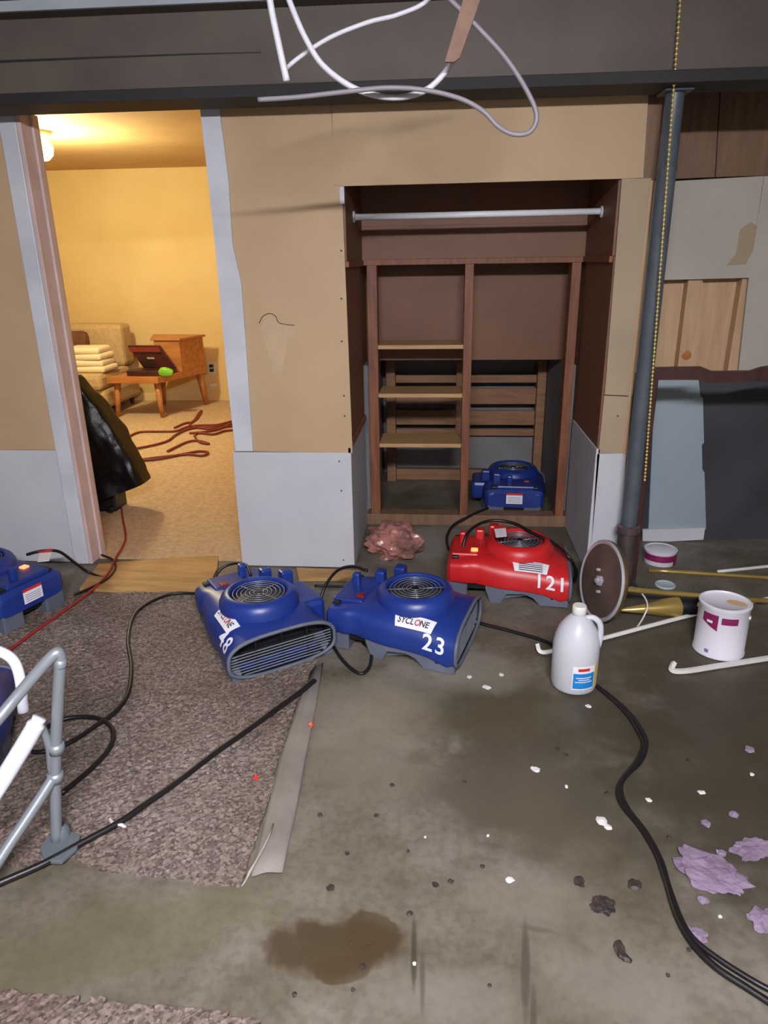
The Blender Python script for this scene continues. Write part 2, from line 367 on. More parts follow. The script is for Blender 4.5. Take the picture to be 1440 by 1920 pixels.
# closet recess
cl = tag(box('wall_closet_left', (-.47, YW+.02, 0), (-.424, 4.8, 2.0), wood_brown), 'closet side wall', **ST)
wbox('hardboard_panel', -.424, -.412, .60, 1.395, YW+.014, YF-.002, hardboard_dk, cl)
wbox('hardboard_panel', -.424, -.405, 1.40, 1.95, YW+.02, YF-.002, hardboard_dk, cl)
wbox('cleat', -.424, -.398, 1.375, 1.40, YW+.03, YF-.002, wood_red, cl)
wbox('drywall_panel', -.424, -.410, .005, .60, YW+.0, YF-.002, drywall, cl)
wbox('ledge', -.424, -.402, .598, .625, YW+.015, YF-.004, wood_red, cl)
wbox('corner_bead', -.424, -.405, 1.62, 1.685, YW-.004, YW+.012, trim_white, cl)
cr = tag(box('wall_closet_right', (.702, YW+.014, 0), (.822, 4.8, 2.0), wood_brown), 'closet side wall', **ST)
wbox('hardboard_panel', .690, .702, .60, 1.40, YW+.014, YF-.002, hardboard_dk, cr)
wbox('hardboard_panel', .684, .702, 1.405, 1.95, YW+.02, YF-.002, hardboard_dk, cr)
wbox('cleat', .676, .702, 1.38, 1.405, YW+.03, YF-.002, wood_red, cr)
wbox('drywall_panel', .684, .702, .005, .60, YW+.0, YF-.002, drywall, cr)
wbox('edge_strip', .800, .812, .58, 1.68, YW-.004, YW+.02, wood_pale, cr)
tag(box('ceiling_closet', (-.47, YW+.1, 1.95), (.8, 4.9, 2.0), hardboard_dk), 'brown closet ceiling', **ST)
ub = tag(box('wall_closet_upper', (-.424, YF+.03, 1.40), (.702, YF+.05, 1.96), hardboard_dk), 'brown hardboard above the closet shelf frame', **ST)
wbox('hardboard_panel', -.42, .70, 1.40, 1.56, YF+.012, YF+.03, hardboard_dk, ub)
# shelf frame with three shelves: two bays
sf = empty('shelf_frame', (.13, YF, 0)); tag(sf, 'reddish wooden frame with three shelves built into the closet', 'shelf frame')
def fb(n, a, b, m=wood_red, bev=.002): return part(box(n, a, b, m, None, bev), sf)
fb('post', (-.385, YF, .06), (-.334, YF+.09, 1.38)); fb('post', (.106, YF, .06), (.150, YF+.09, 1.38)); fb('post', (.626, YF, .06), (.672, YF+.09, 1.38))
fb('top_rail', (-.40, YF-.004, 1.378), (.69, YF+.09, 1.406)); fb('sill', (-.41, YF-.005, 0), (.695, YF+.09, .062), wood_brown)
for z in (.967, .716, .446): fb('shelf', (-.334, YF-.004, z), (.106, YF+.24, z+.021), wood_shelf)
# under the stair behind the frame
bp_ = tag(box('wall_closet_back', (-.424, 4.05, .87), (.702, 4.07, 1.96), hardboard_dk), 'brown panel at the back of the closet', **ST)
tag(box('wall_alcove_back', (-.47, 4.78, 0), (.8, 4.85, 1.0), alcove_grey), 'grey wall under the stair', **ST)
al = tag(box('wall_alcove_left', (-.424, YF+.10, 0), (-.395, 4.78, .87), alcove_grey), 'grey side of the space under the stair', **ST)
ar = tag(box('wall_alcove_right', (.66, YF+.10, 0), (.70, 4.78, .87), alcove_grey), 'grey side of the space under the stair', **ST)
tag(box('ceiling_alcove', (-.42, 4.07, .88), (.70, 4.8, .92), stair_wood), 'wooden underside of the stair', **ST)
sw = empty('stair_underside', (.13, 4.6, 0)); tag(sw, 'underside of a wooden stair with bare boards behind the shelf frame', 'stairs')
for z0, z1 in ((.653, .702), (.515, .618), (.378, .474), (.305, .350)): part(box('board', (-.30, 4.60, z0), (.60, 4.62, z1), stair_wood, None, .003), sw)
part(box('stringer', (-.36, 4.56, .0), (-.30, 4.66, .87), stair_wood, None, .003), sw); part(box('stringer', (.60, 4.56, .0), (.655, 4.66, .87), stair_wood, None, .003), sw)
part(box('stringer', (.09, 4.585, .29), (.13, 4.60, .87), stair_wood, None, .003), sw)
part(box('kick_board', (-.30, 4.60, .0), (.60, 4.63, .075), stair_wood, None, .003), sw); part(box('kick_board', (-.30, 4.63, .075), (.60, 4.65, .29), alcove_grey, None, .003), sw)
# closet rod
cr_ = tag(tube('closet_rod', [(-.408, 3.40, 1.584), (.688, 3.40, 1.588)], .0135, mat('rod_white', (240, 242, 248), .35), None, 14, 0), 'white round closet rod across the closet opening', 'rod')
for x in (-.404, .682): lathe('rod_socket', [(0, 0), (.024, 0), (.024, .006), (.015, .01)], trim_white, cr_, 16, axis_m((x, 3.40, 1.586), (1 if x < 0 else -1, 0, 0)))

# wall beside the closet
wr = tag(box('wall_side', (.80, YR+.09, 0), (XR, YR+.15, HC), wood_pale), 'unfinished wall of bare wood and loose drywall pieces', **ST)
wpoly('plank', [(1210, 165), (1350, 160), (1340, 332), (1205, 338)], YR-.01, .02, wood_brown, wr)
wpoly('plank', [(1352, 160), (1470, 156), (1470, 328), (1342, 332)], YR-.006, .02, wood_brown, wr)
wpoly('drywall_panel', [(1222, 342), (1432, 330), (1404, 521), (1206, 526)], YR-.02, .014, drywall_warm, wr)
wpoly('drywall_panel', [(1433, 330), (1560, 326), (1530, 700), (1385, 694), (1404, 521)], YR-.016, .014, drywall_warm, wr)
wpoly('stain', [(1388, 430), (1408, 416), (1420, 424), (1412, 470), (1398, 496), (1362, 498), (1380, 476)], YR-.021, .001, hardboard_lt, wr)
wpoly('backing_board', [(1180, 515), (1440, 510), (1440, 705), (1180, 705)], YR+.07, .012, wood_pale, wr)
a, b = wl(1290, 520, YR), wl(1318, 700, YR)
wpoly('stud', [(1292, 515), (1319, 515), (1296, 710), (1268, 710)], YR+.01, .06, wood_pale, wr)
wpoly('stud', [(1393, 515), (1425, 515), (1400, 710), (1362, 710)], YR+.01, .06, wood_pale, wr)
lathe('knot', [(0, .002), (.02, .0015), (.024, 0)], wood_orange, wr, 12, axis_m(wl(1287, 666, YR+.01), (0, -1, 0)), smooth=False)
wpoly('dark_panel', [(1190, 700), (1640, 700), (1600, 1012), (1180, 1016)], YR-.006, .03, dark_board, wr)

# ------------------------------------------------------------------ steel beam and post
bmr = empty('steel_beam', (0, 2.95, 2.0)); tag(bmr, 'dark steel ceiling beam with black lower flange carried by the grey post', 'beam')
part(box('lower_flange', (XL, 2.87, 1.964), (XR, 3.06, 2.003), steel_black, None, .002), bmr)
part(box('web', (XL, 2.945, 2.003), (XR, 2.957, 2.255), steel_dark), bmr)
part(box('upper_flange', (XL, 2.87, 2.255), (XR, 3.06, HC), steel_dark, None, .002), bmr)
tag(wpoly('top_plate', [(-700, -60), (560, -60), (520, -4), (500, 0), (0, 22), (-700, 60)], 2.855, .014, grey_paint), 'pale grey painted strip along the top of the steel beam', 'strip')
part(prism('web_seam', [wl(x, y, 2.9435) for x, y in [(0, 113), (180, 106), (360, 100), (490, 97), (490, 99), (360, 103), (180, 110), (0, 118)]], (0, .002, 0), steel_black), bmr)
PX, PY = .826, 3.0
po = empty('support_post', (PX, PY, 0)); tag(po, 'grey round steel support post under the ceiling beam', 'post')
po_b = lathe('shaft', [(.0345, .27), (.0345, 1.70), (.037, 1.705), (.037, 1.712), (.034, 1.716), (.034, 1.96)], pole_grey, po, 28)
lathe('sleeve', [(.041, .012), (.041, .262)], pole_rust, po, 28); lathe('collar', [(.041, .255), (.050, .258), (.050, .285), (.037, .29)], mat('collar', (120, 100, 104), .3, metal=.6), po, 28)
box('base_plate', (-.06, -.06, 0), (.06, .06, .012), pole_rust, po, .002); box('cap_plate', (-.05, -.06, 1.955), (.05, .06, 1.965), pole_grey, po, .002)
# bead chain
A_, B_ = wl(1277, -20, 2.90), wl(1209, 900, 2.93)
bm = bmesh.new(); n = 112
for i in range(n):
    p = A_.lerp(B_, i/(n-1)); r = bmesh.ops.create_icosphere(bm, subdivisions=1, radius=.006)
    for v in r['verts']: v.co = v.co+p
tubebm(bm, [A_, B_], .0018, 6)
tag(obj('bead_chain', bm, mat('chain_brass', (226, 200, 120), .35, metal=.35), None, True), 'brass bead chain hanging down in front of the grey post', 'chain')

# ------------------------------------------------------------------ hanging cables below the ceiling
def hang(name, px, Y, r, m, label):
    pts = [wl(p[0], p[1], Y+(p[2] if len(p) > 2 else 0)) for p in px]
    return tag(tube(name, pts, r, m, None, 8, 10), label, 'cable', 'loose cables hanging from the ceiling')
YC = 2.0
hang('hanging_cable', [(500, -70), (506, 0), (522, 80), (538, 152)], YC, .0085, cable_wh, 'short straight white cable with a cut end hanging from the ceiling')
hang('hanging_cable', [(520, -60), (542, 0), (572, 70), (608, 125), (670, 168), (740, 183), (800, 168), (842, 125), (862, 80), (890, -40)], YC+.05, .0075, cable_wh, 'white cable hanging in a deep U-shaped loop')
hang('hanging_cable', [(830, -50), (800, 2), (745, 28), (690, 42), (620, 70), (565, 105), (532, 132)], YC+.1, .0058, cable_wh, 'thin white cable rising across the U-shaped loop')
hang('hanging_cable', [(484, 187), (560, 182), (640, 173), (720, 165), (790, 168), (860, 184), (905, 208), (935, 238), (965, 252), (995, 246), (1006, 215), (985, 165), (945, 105), (890, 45), (835, -10), (800, -50)], YC, .0062, cable_gy, 'long grey cable with a wide bulging loop at its end')
sk = prism('wood_lath', [wl(x, y, YC-.02) for x, y in [(880, -40), (915, -40), (862, 108), (852, 116), (834, 116)]], (0, .008, 0), mat('lath', (128, 96, 80), .7, c2=(112, 84, 70), scale=20)); tag(sk, 'thin strip of brown wood hanging among the loose cables', 'wood strip')

# ------------------------------------------------------------------ air movers
def interp(tab, x):
    for (a, p), (b, q) in zip(tab, tab[1:]):
        if x <= b: t = (x-a)/(b-a); t = max(0, min(1, t)); return p+(q-p)*t
    return tab[-1][1]
TW = [(-.52, .145), (-.505, .163), (-.44, .172), (-.40, .164), (-.35, .178), (-.27, .194), (-.15, .197), (-.07, .2), (0, .207)]
TH = [(-.52, .155), (-.505, .175), (-.44, .185), (-.36, .195), (-.21, .202), (-.13, .195), (-.07, .178), (0, .160)]
TB = [(-.52, .075), (-.25, .062), (-.12, .05), (-.05, .02), (0, .008)]
TN = [(-.52, 6), (-.42, 5), (-.34, 3.2), (-.21, 2.5), (-.07, 2.5), (0, 3.0)]
TC = [(-.52, .4), (-.42, .35), (-.30, .22), (-.12, .25), (0, .45)]
def prof(x, t):                                           # t in turns; 0 = +y side, .25 = top
    w_, h_, b_, n_ = interp(TW, x), interp(TH, x), interp(TB, x), interp(TN, x)
    c, s = math.cos(2*math.pi*t), math.sin(2*math.pi*t); zc = b_+(h_-b_)*interp(TC, x)
    f = lambda q, n: math.copysign(abs(q)**(2/n), q)
    if s < -1e-9: n_ = 3.0 if x > -.02 else 7
    return Vector((x, w_*f(c, n_), zc+((h_-zc) if s >= 0 else (zc-b_))*f(s, n_)))
def skin(x, v, off=.0025):                                # right-hand (-y) flank: v = way up the skin from mid-height
    pts = [prof(x, .5-.25*i/40) for i in range(-10, 41)]
    acc = 0; base = 10
    k = base
    if v >= 0:
        while k < 49 and acc+(pts[k+1]-pts[k]).length < v: acc += (pts[k+1]-pts[k]).length; k += 1
        d = (pts[k+1]-pts[k]); p = pts[k]+d.normalized()*(v-acc)
    else:
        while k > 1 and acc+(pts[k-1]-pts[k]).length < -v: acc += (pts[k-1]-pts[k]).length; k -= 1
        d = (pts[k]-pts[k-1]); p = pts[k]-d.normalized()*(-v-acc)
    nrm = Vector((0, -d.z, d.y)).normalized()
    if nrm.y > 0 and nrm.z < 0: nrm = -nrm
    return p+nrm*off
CX = -.21
PROTO = {}
def make_fan(shell_m):
    root = empty('air_mover')
    N_ = 40; bm = bmesh.new(); xs = [-.52, -.515, -.505, -.48, -.46, -.44, -.42, -.40, -.375, -.35, -.31, -.27, -.23, -.19, -.15, -.11, -.07, -.035, 0]
    R = [[bm.verts.new(prof(x, k/N_)) for k in range(N_)] for x in xs]
    for a, b in zip(R, R[1:]):
        for k in range(N_): bm.faces.new((a[k], a[(k+1) % N_], b[(k+1) % N_], b[k]))
    bm.faces.new(R[0])
    h = obj('housing', bm, shell_m, root, True); h.data.set_sharp_from_angle(angle=math.radians(35))
    lathe('intake_collar', [(.152, .150), (.150, .200), (.140, .222), (.126, .234), (.114, .236), (.108, .230), (.106, .19)], shell_m, root, 40, Matrix.Translation((CX, 0, 0)))
    bm = bmesh.new()
    for r in (.018, .034, .050, .066, .082, .097):
        tubebm(bm, [Vector((CX+r*math.cos(a*math.pi/14), r*math.sin(a*math.pi/14), .226)) for a in range(29)], .0017, 5, False)
    for a in range(4):
        d = Vector((math.cos(a*math.pi/2+.4), math.sin(a*math.pi/2+.4), 0)); tubebm(bm, [Vector((CX, 0, .224))+d*.012, Vector((CX, 0, .224))+d*.108], .0022, 5)
    obj('intake_guard', bm, guard_met, root, True)
    lathe('hub', [(0, .230), (.014, .229), (.016, .222), (0, .221)], black_pl, root, 14, Matrix.Translation((CX, 0, 0)))
    lathe('impeller', [(0, .2105), (.055, .2105), (.104, .2045), (.1055, .203)], mat('impeller_dark', (70, 72, 80), .5, c2=(40, 40, 46), scale=30), root, 28, Matrix.Translation((CX, 0, 0)))
    # outlet: rim, dark throat and slats
    bm = bmesh.new(); loop = [prof(0, k/48) for k in range(48)]; loop = [Vector((0, p.y*1.0, p.z)) for p in loop]
    tubebm(bm, loop+[loop[0]], .0075, 6, False); obj('outlet_rim', bm, grey_pl, root, True)
    bm = bmesh.new(); bm.faces.new([bm.verts.new(Vector((-.075, p.y*.94, p.z*.96+.004))) for p in (prof(-.005, k/40) for k in range(40))]); obj('outlet_throat', bm, black_pl, root)
    bm = bmesh.new(); Q = [[bm.verts.new(Vector((x, p.y*.965, (p.z-.083)*.95+.083))) for p in (prof(0 if x > -.01 else -.03, k/40) for k in range(40))] for x in (-.004, -.076)]
    for k in range(40): bm.faces.new((Q[0][k], Q[0][(k+1) % 40], Q[1][(k+1) % 40], Q[1][k]))
    obj('outlet_liner', bm, black_pl, root, True)
    for i in range(8):
        z = .022+i*.0115; hh = (z-.084)/.076; wd = .196*(max(0, 1-abs(hh)**3))**(1/3)
        box('outlet_slat', (-.012, -wd, z-.0012), (-.008, wd, z+.0012), mat('slat_grey', (128, 132, 142), .35), root)
    for y in (-.10, 0, .10): box('outlet_post', (-.016, y-.0025, .012), (-.010, y+.0025, .155), black_pl, root)
    # grey skid: a rail with a foot on each side, feet behind
    for s in (-1, 1):
        pr = [(-.004, .004), (-.004, .030), (-.06, .060), (-.16, .078), (-.30, .088), (-.352, .092), (-.352, .06), (-.330, 0), (-.285, 0), (-.262, .046), (-.19, .052), (-.150, .036), (-.12, .004)]
        yo = [.197, .197, .193, .188, .178, .170, .170, .170, .178, .184, .188, .189, .192]
        bm = bmesh.new()
        A = [bm.verts.new((x, s*y, z)) for (x, z), y in zip(pr, yo)]; B = [bm.verts.new((x, s*(y-.035), z)) for (x, z), y in zip(pr, yo)]
        bm.faces.new(A); bm.faces.new(B[::-1])
        for i in range(len(pr)): j = (i+1) % len(pr); bm.faces.new((A[i], B[i], B[j], A[j]))
        bmesh.ops.triangulate(bm, faces=[f for f in bm.faces if len(f.verts) > 4]); obj('skid', bm, grey_pl, root)
        box('rear_foot', (-.518, s*.055 if s > 0 else -.150, 0), (-.43, .150 if s > 0 else -.055, .095), grey_pl, root, .006)
        if s > 0:
            box('cord_lug', (-.345, .135, .17), (-.300, .185, .236), shell_m, root, .008); box('cord_lug', (-.405, .075, .17), (-.365, .120, .236), shell_m, root, .008); box('scroll_side', (-.35, .13, .062), (-.13, .242, .168), shell_m, root, .02)
    box('belly', (-.49, -.14, .045), (-.06, .14, .085), black_pl, root)
    # control pod, switch and upright cord holder at the rear
    box('control_pod', (-.505, -.11, .172), (-.385, .10, .196), shell_m, root, .008)
    box('cord_holder', (-.475, .012, .185), (-.445, .044, .245), shell_m, root, .008)
    box('carry_handle', (-.50, -.13, .176), (-.47, .13, .188), black_pl, root, .004)
    return root
def copy_tree(o, parent=None):
    c = o.copy(); COL.objects.link(c); c.parent = parent
    for ch in list(o.children): copy_tree(ch, c)
    return c
for key, mm in (('blue', blue), ('red', red)): PROTO[key] = make_fan(mm)
used = set()
def word(root, name, s, size, x, v, m, off=.0042, slant=0):
    V, Fc = text_mesh(s, size); return mapped(name, V, Fc, lambda q: skin(x+q.x+slant*q.y, v+q.y, off), m, root)
def air_mover(key, out, head, label, number=None, logo=None, lit=False, rear=False):
    root = copy_tree(PROTO[key])
    root.location = (out[0], out[1], out[2] if len(out) > 2 else 0); root.rotation_euler = (0, 0, math.radians(head)); tag(root, label, 'air mover', 'air movers drying the basement')
    if number: 
        t_ = word(root, 'painted_number', number, .080, -.082, .052 if number == '48' else .030, white_num); t_['label'] = 'white stencilled number '+number
    if logo:
        V, Fc = grid(14, 8, -.073, .073, -.026, .026)
        lb = mapped('logo_label', V, Fc, lambda q: skin(-.165+q.x*(1+q.y*3), (.102 if number == '48' else .090)+q.y, .004), white_lab, root); lb['label'] = 'white logo label'
        if logo == 'lines':
            for i in range(5):
                V, Fc = grid(12, 1, -.05, .05, -.002, .002); mapped('print_line', V, Fc, lambda q, i=i: skin(-.165+q.x, .072+i*.009+q.y, .0052), ink if i < 4 else ink_grey, lb)
        else:
            for ch_, xx, mm in (('SYCL', -.031, ink), ('O', .012, red_ink), ('NE', .038, ink)):
                V, Fc = text_mesh(ch_, .034); mapped('lettering', V, Fc, lambda q, xx=xx: skin(-.165+xx+q.x*.78+.15*q.y, (.102 if number == '48' else .090)+q.y, .0054), mm, lb)
    sw_ = box('switch', (-.42, -.085, .194), (-.39, -.055, .203), glow if lit else switch_dk, root, .003)
    if rear:
        g = box('warning_label', (-.5235, -.045, .098), (-.5215, .045, .148), white_lab, root); g['label'] = 'white warning label with an orange band'
        box('label_band', (-.5240, -.045, .149), (-.5218, .045, .160), red_ink, root)
        for i in range(4): box('print_line', (-.5242, -.036, .106+i*.009), (-.5236, .036, .1085+i*.009), ink_grey, g)
    return root
air_mover('blue', (.112, 2.392), -15, 'blue air mover with the number 23 and a clear logo label', '23', 'syclone')
air_mover('blue', (-.558, 2.213), -54, 'blue air mover with the number 48 and a slatted outlet on the carpet edge', '48', 'syclone')
air_mover('red', (.56, 2.945), -4, 'red air mover with the number 121 in front of the closet', '121', 'lines', True)
air_mover('blue', (.440, 4.352), 87, 'blue air mover inside the closet behind the shelf frame', None, None, False, True)
air_mover('blue', (-2.16, 2.70), 160, 'blue air mover with a glowing switch beside the doorway casing', None, None, True, True)
air_mover('blue', (-1.60, 1.87), 120, 'blue air mover behind the grey tubular stand', None, None)

for r_ in PROTO.values():
    for ch in list(r_.children): bpy.data.objects.remove(ch)
    bpy.data.objects.remove(r_)

# ------------------------------------------------------------------ carpets and boards on the floor
def carpet(name, px, label, th=.014, step=.011):
    poly = [tuple(fl(x, y)[:2]) for x, y in px]
    x0 = min(p[0] for p in poly); x1 = max(p[0] for p in poly); y0 = min(p[1] for p in poly); y1 = max(p[1] for p in poly)
    nx, ny = int((x1-x0)/step)+2, int((y1-y0)/step)+2; V = []; idx = {}; Fc = []
    def vid(i, j):
        if (i, j) not in idx:
            x, y = x0+i*step, y0+j*step
            hgt = th*.72+th*.5*noise.noise((x*95, y*95, 3))+.006*noise.noise((x*3, y*3, 1))
            idx[i, j] = len(V); V.append((x+random.uniform(-.003, .003), y+random.uniform(-.003, .003), max(.003, hgt)))
        return idx[i, j]
    cells = set()
    for i in range(nx):
        for j in range(ny):
            x, y = x0+(i+.5)*step, y0+(j+.5)*step; q = .012*noise.noise((x*14, y*14, 7))
            if inside((x+q, y+q), poly): cells.add((i, j))
    for i, j in cells: Fc.append((vid(i, j), vid(i+1, j), vid(i+1, j+1), vid(i, j+1)))
    for i, j in cells:                                     # skirt down to the floor
        for di, dj, e in ((-1, 0, ((i, j), (i, j+1))), (1, 0, ((i+1, j+1), (i+1, j))), (0, -1, ((i+1, j), (i, j))), (0, 1, ((i, j+1), (i+1, j+1)))):
            if (i+di, j+dj) not in cells:
                a, b = vid(*e[0]), vid(*e[1]); n0 = len(V); V.append((V[a][0], V[a][1], 0)); V.append((V[b][0], V[b][1], 0)); Fc.append((a, n0, n0+1, b))
    me = bpy.data.meshes.new(name); me.from_pydata(V, [], Fc); me.update()
    return tag(link(name, me, berber, None, False), label, 'carpet')
carpet('carpet', [(-420, 1150), (150, 1118), (390, 1112), (560, 1190), (592, 1246), (560, 1310), (522, 1425), (496, 1530), (474, 1610), (452, 1664), (380, 1662), (290, 1646), (220, 1642), (140, 1612), (60, 1626), (-420, 1622)], 'brown looped carpet piece lying in front of the doorway')
carpet('carpet_remnant', [(-300, 1858), (120, 1872), (300, 1892), (470, 1915), (640, 1990), (300, 2100), (-300, 2050)], 'brown carpet remnant on the open concrete, away from the air movers')
# padding strip along the carpet edge
Lp = [(583, 1262), (560, 1325), (524, 1432), (500, 1530), (480, 1610), (472, 1648)]; Rp = [(606, 1246), (592, 1330), (572, 1430), (554, 1530), (538, 1600), (530, 1640)]
V = []; 
for l, r in zip(Lp, Rp):
    a, b = fl(*l), fl(*r)
    for k in range(9):
        t = k/8; p = a.lerp(b, t); V.append((p.x, p.y, .005+.012*math.sin(math.pi*min(1, t*1.0))**2*(.6+.4*noise.noise((p.x*9, p.y*9, 2)))))
Fc = [[j*9+i, j*9+i+1, (j+1)*9+i+1, (j+1)*9+i] for j in range(len(Lp)-1) for i in range(8)]
me = bpy.data.meshes.new('pad_strip'); me.from_pydata(V, [], Fc); me.update(); ps = link('pad_strip', me, strip_grey, None, True)
md = ps.modifiers.new('s', 'SOLIDIFY'); md.thickness = .004; tag(ps, 'grey padding strip folded along the carpet edge', 'padding')
V = []; E_ = [(452, 1664), (464, 1645), (478, 1620), (490, 1596), (498, 1572)]
for x, y in E_:
    p = fl(x, y); q = fl(x+15, y-14)
    for k in range(5): t = k/4; r_ = p.lerp(q, t); V.append((r_.x, r_.y, .004+.022*t*t))
Fc = [[j*5+i, j*5+i+1, (j+1)*5+i+1, (j+1)*5+i] for j in range(4) for i in range(4)]
me = bpy.data.meshes.new('curl'); me.from_pydata(V, [], Fc); me.update(); cu_ = link('curled_backing', me, strip_lt, None, True); cu_.modifiers.new('s', 'SOLIDIFY').thickness = .003
tag(cu_, 'pale curled flap of backing at the carpet corner', 'flap')
def slab(name, px, z0, th, m, label, cat): return tag(prism(name, [fl(x, y, z0) for x, y in px], (0, 0, th), m, None, .001), label, cat)
slab('threshold_board', [(150, 1108), (186, 1062), (300, 1052), (410, 1046), (408, 1068), (388, 1112), (270, 1114)], .001, .014, ply, 'tan plywood board lying across the doorway threshold', 'board')
slab('sole_plate', [(560, 1090), (556, 1070), (676, 1076), (668, 1090)], .001, .018, ply, 'short bare wooden plate at the foot of the grey drywall', 'board')

# ------------------------------------------------------------------ cords
BK = .0075
floor_cord('power_cord', [(392, 1114, .05), (360, 1112), (320, 1114), (276, 1132), (250, 1156), (240, 1200), (246, 1250), (240, 1300), (215, 1335), (180, 1360), (135, 1390), (90, 1408), (60, 1410)], BK, cable_bk, 'black cord winding from the number 48 air mover across the carpet', lift=.014)
floor_cord('power_cord', [(60, 1385), (90, 1362), (130, 1346), (180, 1346), (207, 1362), (212, 1385), (200, 1410), (170, 1442), (115, 1488)], BK, cable_bk, 'black cord bending in a hook shape over the carpet beside the stand', lift=.014)
c_ = floor_cord('extension_cord', [(590, 1276), (560, 1300), (500, 1343), (440, 1386), (400, 1414), (330, 1468), (270, 1510), (222, 1543), (150, 1582), (80, 1620), (0, 1655), (-80, 1690)], .0085, cable_bk, 'straight black cord running diagonally over the carpet with a white tie', lift=.014)
tube('cable_tie', [fl(206, 1535, .012), fl(214, 1546, .022), fl(226, 1546, .02), fl(236, 1552, .006)], .005, bit_white, c_, 6, 6)
floor_cord('power_cord', [(50, 1040, .19), (75, 1034, .20), (110, 1034, .18), (140, 1055, .10), (165, 1072, .03), (200, 1084), (260, 1084), (330, 1083), (405, 1083)], .007, cable_bk, 'black cord from the air mover by the casing across the threshold board')
floor_cord('power_cord', [(190, 1040), (212, 1050), (216, 1066), (200, 1086), (170, 1102), (140, 1115)], .006, cable_bk, 'short black cord curling around the foot of the door jamb', lift=.014)
floor_cord('extension_cord', [(226, 930, .012), (230, 970, .012), (236, 1005, .012), (230, 1025), (215, 1050, .02), (205, 1072, .02), (180, 1100), (150, 1124), (100, 1160), (60, 1188), (20, 1217), (-60, 1270)], .006, cable_rd, 'red extension cord coming through the doorway over the carpet', lift=.014)
floor_cord('power_cord', [(398, 1090, .16), (415, 1066, .20), (440, 1056, .22), (462, 1060, .23), (470, 1078, .22)], .0065, cable_bk, 'black cord arching over the control end of the number 48 air mover')
floor_cord('power_cord', [(688, 1070, .25), (660, 1062, .24), (630, 1072, .20), (606, 1108, .12), (602, 1150, .05), (618, 1195), (640, 1235), (672, 1262), (692, 1252), (696, 1220), (680, 1205)], .0065, cable_bk, 'black cord looping down from the number 23 air mover')
floor_cord('power_cord', [(590, 1098), (630, 1099), (665, 1101), (720, 1106)], .0065, cable_bk, 'short black cord lying along the grey drywall behind the blue air movers')
floor_cord('power_cord', [(880, 1160), (905, 1170), (960, 1184), (1030, 1206), (1062, 1235), (1090, 1262), (1116, 1284), (1150, 1310), (1186, 1345), (1208, 1380), (1211, 1400), (1200, 1428), (1172, 1456), (1160, 1480), (1166, 1508), (1200, 1550), (1230, 1600), (1248, 1650), (1268, 1715), (1295, 1765), (1340, 1812), (1400, 1852), (1450, 1885), (1520, 1940)], .0075, cable_bk, 'black cord snaking over the concrete past the plastic jug')
floor_cord('power_cord', [(1120, 1288), (1155, 1318), (1180, 1345), (1203, 1385), (1205, 1404), (1192, 1430), (1167, 1462), (1166, 1490), (1180, 1520), (1212, 1562), (1240, 1615), (1255, 1665), (1280, 1730), (1305, 1765), (1350, 1800), (1410, 1838), (1460, 1866), (1530, 1915)], .0065, cable_bk, 'second black cord running alongside the snaking one on the concrete')
floor_cord('power_cord', [(915, 952, .07), (880, 968, .06), (850, 985, .03), (838, 1008), (842, 1030), (858, 1045)], .0075, cable_bk, 'black cord leaving the air mover inside the closet')
floor_cord('power_cord', [(862, 1092, .04), (866, 1040, .16), (876, 1002, .24), (900, 982, .25), (930, 976, .255), (965, 982, .25), (1000, 1000, .24), (1040, 1020, .22), (1068, 1046, .19), (1080, 1072, .10), (1076, 1090, .03)], .0075, cable_bk, 'black cord draped over the red air mover')
tg = tag(prism('cord_tag', [fl(x, y, .262) for x, y in [(926, 990), (948, 988), (950, 1006), (930, 1008)]], (0, 0, .002), white_lab), 'small white tag tied to the cord on the red air mover', 'tag')
prism('band', [fl(x, y, .2645) for x, y in [(926, 987), (948, 985), (948, 990), (926, 992)]], (0, 0, .001), red_ink, tg)
tg = tag(prism('cord_tag', [fl(x, y, .20) for x, y in [(74, 1036), (98, 1034), (92, 1052), (70, 1054)]], (0, 0, .002), white_lab), 'small white tag on the cord of the air mover by the casing', 'tag')
prism('band', [fl(x, y, .2025) for x, y in [(74, 1031), (98, 1029), (98, 1035), (73, 1037)]], (0, 0, .001), red_ink, tg)

# ------------------------------------------------------------------ jug
jp = fl(1076, 1290); jr = .0775
ju = empty('plastic_jug', (jp.x, jp.y+.02, 0)); tag(ju, 'translucent plastic gallon jug with a blue label on the concrete', 'jug')
jb = lathe('body', [(.01, .002), (.062, .002), (.073, .008), (.0775, .022), (.0775, .165), (.074, .190), (.062, .225), (.045, .252), (.030, .268), (.0205, .274), (.0195, .288)], jug_pl, ju, 36)
lathe('liquid', [(.001, .006), (.060, .006), (.070, .011), (.0745, .024), (.0745, .052), (.001, .052)], jug_liq, ju, 32)
lathe('cap', [(.0225, .280), (.0235, .282), (.0235, .304), (.021, .308), (.001, .308)], white_enamel, ju, 24)
tube('handle', [(.024, -.004, .264), (.048, -.008, .266), (.068, -.011, .248), (.074, -.012, .215), (.072, -.012, .175), (.066, -.010, .150)], [.010]*41 + [.010]*10, jug_pl, ju, 10, 10)
def wrap(name, a0, a1, z0, z1, r, m, parent, n=14, cx=0, cy=0):
    V, Fc = grid(n, 1, a0, a1, z0, z1)
    return mapped(name, V, Fc, lambda q: Vector((cx+r*math.cos(math.radians(q.x)), cy+r*math.sin(math.radians(q.x)), q.y)), m, parent)
lb = wrap('label', -105, -45, .030, .118, .0782, white_lab, ju); wrap('label_blue', -103, -47, .034, .092, .0786, blue_lab, lb); wrap('label_red', -92, -62, .100, .111, .0786, red_ink, lb)
wrap('label_side', -44, -34, .030, .118, .0784, mat('yellow_label', (222, 176, 60), .5), ju, 4)
